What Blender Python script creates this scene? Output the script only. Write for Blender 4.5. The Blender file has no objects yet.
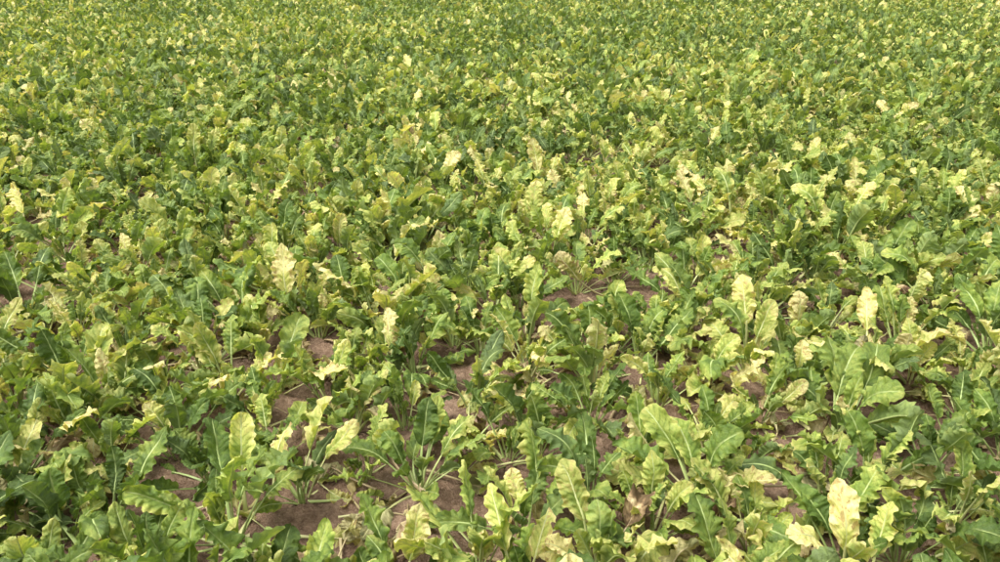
import bpy, math, random
import numpy as np
from mathutils import noise, Vector, Matrix, Euler
rng=np.random.default_rng(7); random.seed(7)
scene=bpy.context.scene
R=math.radians
# ---------------- world / light
w=bpy.data.worlds.new("World"); scene.world=w; w.use_nodes=True
nt=w.node_tree; nt.nodes.clear()
out=nt.nodes.new("ShaderNodeOutputWorld"); bg=nt.nodes.new("ShaderNodeBackground")
sky=nt.nodes.new("ShaderNodeTexSky"); sky.sky_type='NISHITA'; sky.sun_disc=False
SE,SA=R(64),R(-105)
sky.sun_elevation=SE; sky.sun_rotation=SA; sky.dust_density=6; sky.air_density=1.0
hs=nt.nodes.new("ShaderNodeHueSaturation"); hs.inputs['Saturation'].default_value=0.10; hs.inputs['Value'].default_value=1.95
nt.links.new(sky.outputs[0],hs.inputs['Color']); nt.links.new(hs.outputs[0],bg.inputs[0])
bg.inputs[1].default_value=0.15; nt.links.new(bg.outputs[0],out.inputs[0])
sl=bpy.data.lights.new("sun","SUN"); sl.energy=2.8; sl.angle=R(30); sl.color=(1,0.955,0.86)
so=bpy.data.objects.new("sun",sl); scene.collection.objects.link(so)
d=Vector((math.sin(SA)*math.cos(SE),math.cos(SA)*math.cos(SE),math.sin(SE)))
so.rotation_euler=d.to_track_quat('Z','Y').to_euler(); so.location=(0,0,20)
scene.view_settings.view_transform='Standard'; scene.view_settings.look='None'; scene.view_settings.exposure=0
# ---------------- camera
cd=bpy.data.cameras.new("camera"); cam=bpy.data.objects.new("camera",cd); scene.collection.objects.link(cam)
cam.location=(0,0,1.75); cam.rotation_euler=(R(90-24.0),0,0); cd.lens=27; cd.clip_end=2000; cd.clip_start=0.05
scene.camera=cam
# ---------------- node helpers
class NT:
    def __init__(s,mat): s.t=mat.node_tree
    def n(s,ty,**k):
        x=s.t.nodes.new(ty)
        for a,b in k.items(): setattr(x,a,b)
        return x
    def put(s,sock,v):
        if isinstance(v,bpy.types.NodeSocket): s.t.links.new(v,sock)
        else: sock.default_value=v
    def m(s,op,a,b=0.0,c=0.0,clamp=False):
        x=s.n("ShaderNodeMath",operation=op); x.use_clamp=clamp
        s.put(x.inputs[0],a); s.put(x.inputs[1],b); s.put(x.inputs[2],c); return x.outputs[0]
    def ss(s,v,a,b,c=0.0,d=1.0):
        x=s.n("ShaderNodeMapRange",interpolation_type='SMOOTHSTEP')
        for i,q in enumerate((v,a,b,c,d)): s.put(x.inputs[i],q)
        return x.outputs[0]
    def mix(s,f,a,b,bt='MIX'):
        x=s.n("ShaderNodeMix",data_type='RGBA',blend_type=bt)
        s.put(x.inputs[0],f); s.put(x.inputs[6],a); s.put(x.inputs[7],b); return x.outputs[2]
    def noise(s,vec,scale,detail=3,rough=0.5):
        x=s.n("ShaderNodeTexNoise")
        if vec is not None: s.put(x.inputs['Vector'],vec)
        x.inputs['Scale'].default_value=scale; x.inputs['Detail'].default_value=detail; x.inputs['Roughness'].default_value=rough
        return x.outputs[0]
    def attr(s,name,ty='INSTANCER'):
        x=s.n("ShaderNodeAttribute",attribute_type=ty,attribute_name=name); return x
def c4(r,g,b): return (r,g,b,1)
def ramp(N,fac,stops):
    x=N.n("ShaderNodeValToRGB"); e=x.color_ramp.elements
    while len(e)<len(stops): e.new(0.5)
    for el,(p,c) in zip(e,stops): el.position=p; el.color=c4(*c)
    N.put(x.inputs[0],fac); return x.outputs[0]
NV=8.0; SW=1.7
def leaf_material():
    m=bpy.data.materials.new("beet_leaf_blade"); m.use_nodes=True; m.node_tree.nodes.clear(); N=NT(m)
    uv=N.n("ShaderNodeUVMap"); uv.uv_map="UVMap"
    sp=N.n("ShaderNodeSeparateXYZ"); N.put(sp.inputs[0],uv.outputs[0])
    v=N.m('ABSOLUTE',N.m('MULTIPLY',N.m('SUBTRACT',sp.outputs[0],0.5),2.0)); t=sp.outputs[1]
    yel=N.attr("yel").outputs['Fac']; dry=N.attr("dry").outputs['Fac']; rnd=N.attr("rnd").outputs['Fac']
    bk=N.n("ShaderNodeSeparateXYZ"); N.put(bk.inputs[0],N.attr("bk",'GEOMETRY').outputs['Vector'])
    n1,n2=bk.outputs[0],bk.outputs[1]
    n3=N.noise(uv.outputs[0],26,2)
    wob=N.m('MULTIPLY',N.m('SUBTRACT',n2,0.5),0.5)
    ph=N.m('ADD',N.m('SUBTRACT',N.m('MULTIPLY',t,NV),N.m('MULTIPLY',v,SW)),wob)
    fr=N.m('ABSOLUTE',N.m('SUBTRACT',N.m('FRACT',ph),0.5))
    vein=N.m('MULTIPLY',N.ss(fr,0.42,0.5),N.ss(v,1.0,0.55))
    inter=N.ss(fr,0.5,0.2)
    mid=N.ss(v,0.10,0.03)
    x=N.m('ADD',yel,N.m('MULTIPLY',N.m('SUBTRACT',n1,0.5),0.5))
    x=N.m('ADD',x,N.m('MULTIPLY',N.m('SUBTRACT',n2,0.5),0.26))
    gate=N.ss(yel,0.10,0.45)
    x=N.m('ADD',x,N.m('MULTIPLY',N.m('SUBTRACT',inter,0.5),N.m('MULTIPLY',gate,0.10)))
    x=N.m('ADD',x,N.m('MULTIPLY',N.m('SUBTRACT',N.m('MAXIMUM',v,t),0.55),N.m('MULTIPLY',gate,0.58)),clamp=True)
    col=ramp(N,x,[(0.0,(0.078,0.134,0.024)),(0.2,(0.138,0.215,0.038)),(0.40,(0.245,0.325,0.060)),(0.60,(0.41,0.46,0.110)),(0.80,(0.59,0.58,0.18)),(1.0,(0.72,0.65,0.29))])
    hue=N.ss(N.m('FRACT',N.m('MULTIPLY',rnd,7.3)),0.65,1.0,0.0,0.5)
    col=N.mix(N.m('MULTIPLY',hue,N.m('SUBTRACT',1.0,gate)),col,c4(0.145,0.195,0.092))
    col=N.mix(N.m('MULTIPLY',vein,0.16),col,c4(0.36,0.42,0.15))
    col=N.mix(N.m('MULTIPLY',mid,0.42),col,c4(0.40,0.46,0.18))
    nec=N.m('MULTIPLY',N.ss(N.m('ADD',n2,N.m('MULTIPLY',N.m('MAXIMUM',v,t),0.26)),0.82,0.90),N.ss(yel,0.4,0.9,0.03,0.8))
    col=N.mix(nec,col,c4(0.42,0.29,0.11))
    sp1=N.m('MULTIPLY',N.ss(n3,0.70,0.76),N.ss(yel,0.3,0.8,0.03,0.35)); col=N.mix(sp1,col,c4(0.30,0.22,0.08))
    dcol=ramp(N,N.m('ADD',n1,N.m('MULTIPLY',N.m('SUBTRACT',n2,0.5),0.6)),[(0.25,(0.11,0.066,0.035)),(0.45,(0.26,0.17,0.09)),(0.6,(0.42,0.31,0.17)),(0.8,(0.60,0.50,0.29))])
    col=N.mix(dry,col,dcol)
    val=N.m('MULTIPLY',N.ss(n3,0.25,0.75,0.86,1.12),N.m('ADD',0.80,N.m('MULTIPLY',N.m('FRACT',N.m('MULTIPLY',rnd,3.7)),0.40)))
    vm=N.n("ShaderNodeVectorMath",operation='SCALE'); N.put(vm.inputs[0],col); N.put(vm.inputs['Scale'],val); col=vm.outputs[0]
    back=N.n("ShaderNodeNewGeometry").outputs['Backfacing']
    colb=N.mix(N.m('MULTIPLY',back,0.38),col,c4(0.28,0.34,0.15))
    p=N.n("ShaderNodeBsdfPrincipled"); N.put(p.inputs['Base Color'],colb)
    N.put(p.inputs['Roughness'],N.m('ADD',N.m('MULTIPLY',dry,0.25),N.ss(n2,0.3,0.7,0.48,0.64))); p.inputs['Specular IOR Level'].default_value=0.34
    bp=N.n("ShaderNodeBump"); bp.inputs['Strength'].default_value=0.8; bp.inputs['Distance'].default_value=0.004; N.put(bp.inputs['Height'],N.m('SUBTRACT',n3,N.m('MULTIPLY',vein,0.5)))
    N.put(p.inputs['Normal'],bp.outputs[0])
    tr=N.n("ShaderNodeBsdfTranslucent"); N.put(tr.inputs[0],N.mix(1.0,col,c4(1.3,1.3,0.55),'MULTIPLY'))
    mx=N.n("ShaderNodeMixShader"); N.put(mx.inputs[0],N.m('SUBTRACT',0.33,N.m('MULTIPLY',dry,0.2)))
    N.put(mx.inputs[1],p.outputs[0]); N.put(mx.inputs[2],tr.outputs[0])
    o=N.n("ShaderNodeOutputMaterial"); N.put(o.inputs[0],mx.outputs[0]); return m
def petiole_material():
    m=bpy.data.materials.new("beet_leaf_stalk"); m.use_nodes=True; m.node_tree.nodes.clear(); N=NT(m)
    yel=N.attr("yel").outputs['Fac']; dry=N.attr("dry").outputs['Fac']
    col=N.mix(N.ss(yel,0.1,0.9),c4(0.33,0.42,0.14),c4(0.54,0.54,0.24))
    col=N.mix(dry,col,c4(0.40,0.30,0.17))
    p=N.n("ShaderNodeBsdfPrincipled"); N.put(p.inputs['Base Color'],col); p.inputs['Roughness'].default_value=0.5
    o=N.n("ShaderNodeOutputMaterial"); N.put(o.inputs[0],p.outputs[0]); return m
MB,MP=leaf_material(),petiole_material()
# ---------------- leaf library
lib=bpy.data.collections.new("beet_leaf_shapes")
def mk_leaf(idx,kind,seed,lod=0):
    r=random.Random(seed*31+5)
    if kind=='adult': PL,BL,W=r.uniform(.125,.195),r.uniform(.155,.225),r.uniform(.035,.055); b0,b1,b2=r.uniform(-4,10),r.uniform(2,17),r.uniform(-18,62)
    elif kind=='young': PL,BL,W=r.uniform(.07,.12),r.uniform(.12,.16),r.uniform(.023,.032); b0,b1,b2=r.uniform(-4,4),r.uniform(0,8),r.uniform(-12,30)
    elif kind=='wilt': PL,BL,W=r.uniform(.17,.24),r.uniform(.15,.20),r.uniform(.036,.052); b0,b1,b2=r.uniform(0,10),r.uniform(15,35),r.uniform(10,80)
    else: PL,BL,W=r.uniform(.08,.16),r.uniform(.11,.16),r.uniform(.03,.05); b0,b1,b2=0,r.uniform(-15,15),r.uniform(-50,50)
    NP,NB,NC=(8,54,20) if lod==0 else (3,14,8)
    S=[i/NP for i in range(NP)]+[1+j/NB for j in range(NB+1)]
    yawr=r.uniform(-30,30); twist=r.uniform(-60,60) if kind!='dry' else r.uniform(-90,90)
    P=np.zeros(3); pts=[];fr=[]
    prev=None
    wav=r.uniform(0,6); wa=r.uniform(3,12)
    for s in S:
        if s<=1: ph=b0+b1*s; yw=yawr*0.3*s; L=PL/NP; tw=twist*0.25*s
        else:
            q=s-1; ph=b0+b1+b2*q**1.4+wa*math.sin(q*7+wav); yw=yawr*(0.3+0.7*q); L=BL/NB; tw=twist*(0.25+0.75*q)
        a,y,tt=R(ph),R(yw),R(tw)
        T=np.array([math.sin(a)*math.cos(y),math.sin(y),math.cos(a)*math.cos(y)]); T/=np.linalg.norm(T)
        B=np.array([0,1.,0]); B=B-T*B.dot(T); B/=np.linalg.norm(B)
        Nn=np.cross(T,B)
        B2=B*math.cos(tt)+Nn*math.sin(tt); N2=-B*math.sin(tt)+Nn*math.cos(tt)
        if prev is not None: P=P+T*L
        prev=1; pts.append(P.copy()); fr.append((T,B2,N2))
    verts=[];faces=[];uvs=[];mats=[];bk=[]
    off=Vector((seed*7.3,1.7,3.1))
    fold=R(r.uniform(2,38)) if kind!='dry' else R(r.uniform(-40,60))
    curl=r.uniform(-0.012,0.018)
    A=r.uniform(0.006,0.015)*(1 if kind!='young' else .6)*(1.5 if kind=='dry' else 1)
    fs=[(r.uniform(2.2,3.6),r.uniform(5,9),r.uniform(0,6),r.uniform(0,6)) for _ in range(2)]
    cr=0.009 if kind!='dry' else 0.028
    e1=r.uniform(.42,.72); e2=r.uniform(.42,.66); tm=e1/(e1+e2); mxv=tm**e1*(1-tm)**e2
    asym=r.uniform(-.12,.12); noth=r.uniform(.008,.04)
    for j in range(NB+1):
        t=j/NB; T,B,Nn=fr[NP+j]; c=pts[NP+j]
        tc=min(max(t,0.004),0.996)
        wd=W*(tc**e1*(1-tc)**e2)/mxv
        for k in range(NC+1):
            v=-1+2*k/NC; side=0 if v<0 else 1; av=abs(v)
            f1,f2,p1,p2=fs[side]
            mw=1+noth*math.sin(t*NV*6.283+p2)*av**3+0.13*noise.noise(Vector((t*11,side*5,seed)))*av**2+asym*(1 if v>0 else -1)
            x=v*wd*mw
            env=min(1,t*5)*(0.4+0.6*min(1,(1-t)*4))
            rf=A*av**2.2*(math.sin(6.283*f1*t+p1)+0.6*math.sin(6.283*f2*t+p2))*env
            phs=(t*NV-av*SW); pk=0.0026*abs(math.sin(math.pi*phs))*min(1,av*4)*(1-av**4)*min(1,wd/0.03)
            fo=fold*(1-0.4*t)
            q=c+B*(x*math.cos(fo))+Nn*(abs(x)*math.sin(fo)+rf*wd/W*1.2+pk-curl*av**3)+T*(abs(x)*0.22*(1-t)-0.22*wd*av*(1-t/.15 if t<.15 else 0))
            nz=noise.noise_vector(Vector(q)*17+off)*cr+noise.noise_vector(Vector(q)*60+off)*0.0032
            bk.append((0.5+0.55*noise.fractal(Vector(q)*15+off*2,1,2,3),0.5+0.5*noise.fractal(Vector(q)*60+off*3,0.8,2,3),0))
            q=q+np.array(nz)*min(1,av*3+.15)*min(1,t*6)
            verts.append(q); uvs.append(((v+1)/2,t))
    for j in range(NB):
        for k in range(NC):
            a=j*(NC+1)+k; faces.append((a,a+NC+1,a+NC+2,a+1)); mats.append(0)
    base=len(verts); K=7 if lod==0 else 4; n=len(S)
    for i,s in enumerate(S):
        T,B,Nn=fr[i]; c=pts[i]
        rad=0.0064-0.0030*s if s<=1 else 0.0034*(1-(s-1))**0.8+0.0003
        if s<0.12: rad*=1.25
        if kind in('young','dry'): rad*=.7
        for k in range(K):
            an=2*math.pi*k/K
            y=math.cos(an)*rad*1.15; z=math.sin(an)*rad
            if z>0: z*=0.15
            verts.append(c+B*y+Nn*(z-(0.0002 if s<=1 else -0.0005))); uvs.append((0.5,min(1,max(0,s-1)))); bk.append((.5,.5,0))
    for i in range(n-1):
        for k in range(K):
            a=base+i*K+k; b=base+i*K+(k+1)%K; faces.append((a,b,b+K,a+K)); mats.append(1)
    me=bpy.data.meshes.new("beet_leaf"); me.from_pydata([tuple(map(float,v)) for v in verts],[],faces)
    ul=me.uv_layers.new(name="UVMap"); lv=np.empty(len(me.loops),dtype=np.int32); me.loops.foreach_get('vertex_index',lv)
    ul.data.foreach_set('uv',np.array(uvs,dtype=np.float32)[lv].ravel())
    me.attributes.new("bk",'FLOAT_VECTOR','POINT').data.foreach_set('vector',np.array(bk,dtype=np.float32).ravel())
    me.materials.append(MB); me.materials.append(MP)
    me.polygons.foreach_set('material_index',np.array(mats,dtype=np.int32)); me.polygons.foreach_set('use_smooth',np.ones(len(faces),dtype=bool)); me.update()
    ob=bpy.data.objects.new("beet_leaf.%03d"%idx,me); lib.objects.link(ob)
kinds=['adult']*46+['young']*12+['wilt']*12+['dry']*10
NK=len(kinds)
for i,k in enumerate(kinds): mk_leaf(i,k,i)
for i,k in enumerate(kinds): mk_leaf(i+NK,k,i,1)
KI={k:[i for i,q in enumerate(kinds) if q==k] for k in ('adult','young','wilt','dry')}
W0=KI['wilt'][0]
# ---------------- ground height
def gh(x,y):
    a=noise.noise(Vector((x*1.1,y*1.1,0)))*0.03
    if abs(x)<9 and y<10:
        b=noise.noise(Vector((x*6,y*6,4)))*0.020+abs(noise.noise(Vector((x*17,y*17,9))))*0.030+noise.noise(Vector((x*45,y*45,2)))*0.014
    else: b=0
    return a+b
# ---------------- plants
L=[]
def add(x,y,z,az,lean,roll,s,idx,yel,dry):
    M=Matrix.Rotation(az,3,'Z')@Matrix.Rotation(lean,3,'Y')@Matrix.Rotation(roll,3,'Z')
    e=M.to_euler(); L.append((x,y,z,e.x,e.y,e.z,s,idx+(NK if y>8.5 else 0),yel,dry,random.random()))
def plant(x,y,size=1.0,ybase=0.2,n=15,z=None,spread=1.0):
    z=gh(x,y)-0.005 if z is None else z
    a0=random.uniform(0,6.28); spread*=random.uniform(.75,1.25)
    tx,ty=random.gauss(0,7),random.gauss(0,7)
    for i in range(n):
        a=(i+0.5)/n; az=a0+i*2.39996+random.uniform(-.4,.4)
        lean=R(3+47*a**1.35*spread+random.gauss(0,10)+tx*math.cos(az)+ty*math.sin(az)); roll=R(random.gauss(0,26))
        if a<0.3: idx=random.choice(KI['young'] if random.random()<.6 else KI['adult']); s=random.uniform(.7,1.05)
        else: idx=random.choice(KI['adult']); s=random.uniform(.7,1.18)
        yl=ybase*.95+random.gauss(0,.12)+0.07*(a-.4); dry=0
        rr=random.random()
        if rr<0.07+0.50*ybase: yl+=random.uniform(.15,.55)
        if a>0.74 and random.random()<.42:
            idx=random.choice(KI['wilt']); yl+=random.uniform(0,.5); lean=R(random.uniform(42,76))
            if random.random()<.30: dry=random.uniform(.4,1)
        rad=0.012+0.012*a
        add(x+rad*math.cos(az),y+rad*math.sin(az),z,az,lean,roll,s*size,idx,min(max(yl,0),1),dry)
th=R(-9); ct,st=math.cos(th),math.sin(th)
GAPS=[(.56,2.52,.08),(-2.2,3.18,.13),(-.42,1.88,.05),(-1.3,3.4,.08),(.58,4.0,.05),(-1.9,2.6,.06)]
YMAX=36
for j in range(-40,140):
    v0=j*0.365
    for i in range(-300,300):
        u0=i*0.19
        u=u0+random.uniform(-.07,.07); v=v0+random.gauss(0,.05)+(.09 if i%2 else -.09)
        x=u*ct-v*st; y=u*st+v*ct
        if y<0.75 or y>YMAX or abs(x)>0.76*y+2.0: continue
        nz=noise.noise(Vector((x*.55,y*.55,11)))
        if random.random()<0.03+0.06*max(0,-nz): continue
        if any((x-gx)**2+(y-gy)**2<(gr+.05)**2 for gx,gy,gr in GAPS): continue
        size=0.91+0.14*nz+random.gauss(0,.10)
        yn=noise.noise(Vector((x*.25,y*.16,40)))*.55+noise.noise(Vector((x*1.1,y*.9,60)))*.45
        band=.07*math.exp(-((y-4.8)/2.4)**2)
        yb=0.225+0.27*yn+random.gauss(0,.085)+band
        if y<2.6 and x<0: yb-=.05
        n=random.randint(14,19) if y<10 else (11 if y<20 else 7)
        plant(x,y,max(.6,min(1.2,size))*(1 if y<20 else 1.12),max(0.02,min(.56,yb)),n)
# particular leaves and plants that stand out in the field
def leaf(x,y,az,lean,s,k,yel,dry=0,roll=0,dz=0): add(x,y,gh(x,y)+dz,R(az),R(lean),R(roll),s,k,yel,dry)
leaf(1.0,1.66,95,-2,1.05,3,.92); leaf(1.06,1.62,60,12,.9,7,.6)
leaf(-.86,2.0,95,6,1.1,5,.5); leaf(-.76,1.98,70,4,1.05,9,.82); leaf(-.7,2.1,30,14,1,11,.6)
leaf(-1.32,1.72,190,62,1.25,12,.0); leaf(-1.3,1.8,150,40,1.15,14,.05)
leaf(1.62,3.9,200,42,1.4,W0,.72); leaf(1.72,3.95,20,50,1.35,W0+1,.8); leaf(1.75,3.8,-70,60,1.3,W0+2,.6); leaf(1.66,4.0,120,30,1.3,W0+3,.75)
leaf(-1.03,3.25,80,3,1.15,6,.93); leaf(-3.1,4.6,100,8,1.2,8,.85); leaf(-3.0,4.65,60,12,1.1,15,.75)
leaf(.3,5.5,95,5,1.25,16,.85); leaf(.35,5.45,60,10,1.2,17,.75); leaf(1.53,4.7,90,4,1.3,18,.45)
leaf(.13,2.0,95,3,1,19,.4); leaf(.3,3.9,85,15,1.2,20,.7)
for (x,y,s,yb) in [(-.81,4.46,1.36,.36),(-.62,4.4,1.28,.42),(-.95,4.5,1.25,.32),(-1.55,2.55,1.12,.36),(2.4,2.6,1.15,.3)]: plant(x,y,s,yb,16)
for _ in range(1700):
    y=random.uniform(1.0,9); x=random.uniform(-1,1)*(0.75*y+1.2)
    add(x,y,gh(x,y)+random.uniform(.012,.04),random.uniform(0,6.28),R(random.uniform(76,98)),R(random.gauss(0,40)+(180 if random.random()<.3 else 0)),random.uniform(.7,1.25),random.choice(KI['dry']+KI['wilt'][:4]),random.uniform(.5,1),random.choice([1,1,.8,.4,.1]))
A=np.array(L,dtype=np.float64); print("LEAVES",len(A))
me=bpy.data.meshes.new("sugar_beet_field"); me.vertices.add(len(A)); me.vertices.foreach_set('co',A[:,:3].astype(np.float32).ravel())
me.attributes.new("rot",'FLOAT_VECTOR','POINT').data.foreach_set('vector',A[:,3:6].astype(np.float32).ravel())
for nme,c in (("scl",6),("yel",8),("dry",9),("rnd",10)): me.attributes.new(nme,'FLOAT','POINT').data.foreach_set('value',A[:,c].astype(np.float32))
me.attributes.new("lidx",'INT','POINT').data.foreach_set('value',A[:,7].astype(np.int32))
fo=bpy.data.objects.new("sugar_beet_field",me); scene.collection.objects.link(fo)
g=bpy.data.node_groups.new("leaf_scatter",'GeometryNodeTree')
g.interface.new_socket("Geometry",in_out='INPUT',socket_type='NodeSocketGeometry'); g.interface.new_socket("Geometry",in_out='OUTPUT',socket_type='NodeSocketGeometry')
gi=g.nodes.new("NodeGroupInput"); go=g.nodes.new("NodeGroupOutput"); ip=g.nodes.new("GeometryNodeInstanceOnPoints")
ci=g.nodes.new("GeometryNodeCollectionInfo"); ci.inputs['Collection'].default_value=lib; ci.inputs['Separate Children'].default_value=True; ci.inputs['Reset Children'].default_value=True
def na(name,ty):
    x=g.nodes.new("GeometryNodeInputNamedAttribute"); x.data_type=ty; x.inputs['Name'].default_value=name; return x.outputs['Attribute']
e2r=g.nodes.new("FunctionNodeEulerToRotation")
lk=g.links.new
lk(gi.outputs[0],ip.inputs['Points']); lk(ci.outputs[0],ip.inputs['Instance']); ip.inputs['Pick Instance'].default_value=True
lk(na("lidx",'INT'),ip.inputs['Instance Index']); lk(na("rot",'FLOAT_VECTOR'),e2r.inputs[0]); lk(e2r.outputs[0],ip.inputs['Rotation']); lk(na("scl",'FLOAT'),ip.inputs['Scale']); lk(ip.outputs[0],go.inputs[0])
md=fo.modifiers.new("leaf_scatter",'NODES'); md.node_group=g
# ---------------- ground
def axis(lo,hi,fine_lo,fine_hi,step,gr=1.12):
    a=list(np.arange(fine_lo,fine_hi,step)); s=step; x=a[-1]
    while x<hi: s*=gr; x+=s; a.append(x)
    s=step; x=a[0]; b=[]
    while x>lo: s*=gr; x-=s; b.append(x)
    return np.array(b[::-1]+a)
xs=axis(-900,900,-3.6,3.6,0.018,1.06); ys=axis(-300,1200,1.0,5.5,0.018,1.04)
nx,ny=len(xs),len(ys)
co=np.zeros((ny,nx,3)); co[:,:,0]=xs[None]; co[:,:,1]=ys[:,None]
for b in range(ny):
    yy=float(ys[b])
    for a in range(nx):
        co[b,a,2]=gh(float(xs[a]),yy)
ii=(np.arange(ny-1)[:,None]*nx+np.arange(nx-1)[None]).ravel()
f=np.stack([ii,ii+1,ii+nx+1,ii+nx],1)
gm=bpy.data.meshes.new("ground"); gm.vertices.add(nx*ny); gm.vertices.foreach_set('co',co.astype(np.float32).ravel())
gm.loops.add(f.size); gm.loops.foreach_set('vertex_index',f.astype(np.int32).ravel()); gm.polygons.add(len(f)); gm.polygons.foreach_set('loop_start',np.arange(0,f.size,4,dtype=np.int32)); gm.polygons.foreach_set('use_smooth',np.ones(len(f),dtype=bool)); gm.update(calc_edges=True)
m=bpy.data.materials.new("soil"); m.use_nodes=True; m.node_tree.nodes.clear(); N=NT(m)
pos=N.n("ShaderNodeNewGeometry").outputs['Position']
n1=N.noise(pos,2.5,3); n2=N.noise(pos,35,5,rough=.65); n3=N.noise(pos,160,2)
col=ramp(N,N.m('ADD',N.m('MULTIPLY',n1,.4),N.m('MULTIPLY',n2,.6)),[(0.33,(0.09,0.052,0.034)),(0.5,(0.20,0.128,0.085)),(0.66,(0.36,0.25,0.175))])
col=N.mix(N.ss(n3,.4,.75,0,.35),col,c4(.42,.31,.22))
far=ramp(N,N.noise(pos,3,3),[(0.3,(.11,.15,.035)),(0.7,(.27,.32,.10))])
rd=N.n("ShaderNodeVectorMath",operation='LENGTH'); N.put(rd.inputs[0],pos)
col=N.mix(N.ss(rd.outputs['Value'],32,40),col,far)
bp=N.n("ShaderNodeBump"); bp.inputs['Distance'].default_value=.02; bp.inputs['Strength'].default_value=.9; N.put(bp.inputs['Height'],N.m('ADD',n2,N.m('MULTIPLY',n3,.5)))
p=N.n("ShaderNodeBsdfPrincipled"); N.put(p.inputs['Base Color'],col); p.inputs['Roughness'].default_value=.95; p.inputs['Specular IOR Level'].default_value=.15; N.put(p.inputs['Normal'],bp.outputs[0])
o=N.n("ShaderNodeOutputMaterial"); N.put(o.inputs[0],p.outputs[0]); gm.materials.append(m)
scene.collection.objects.link(bpy.data.objects.new("ground",gm))
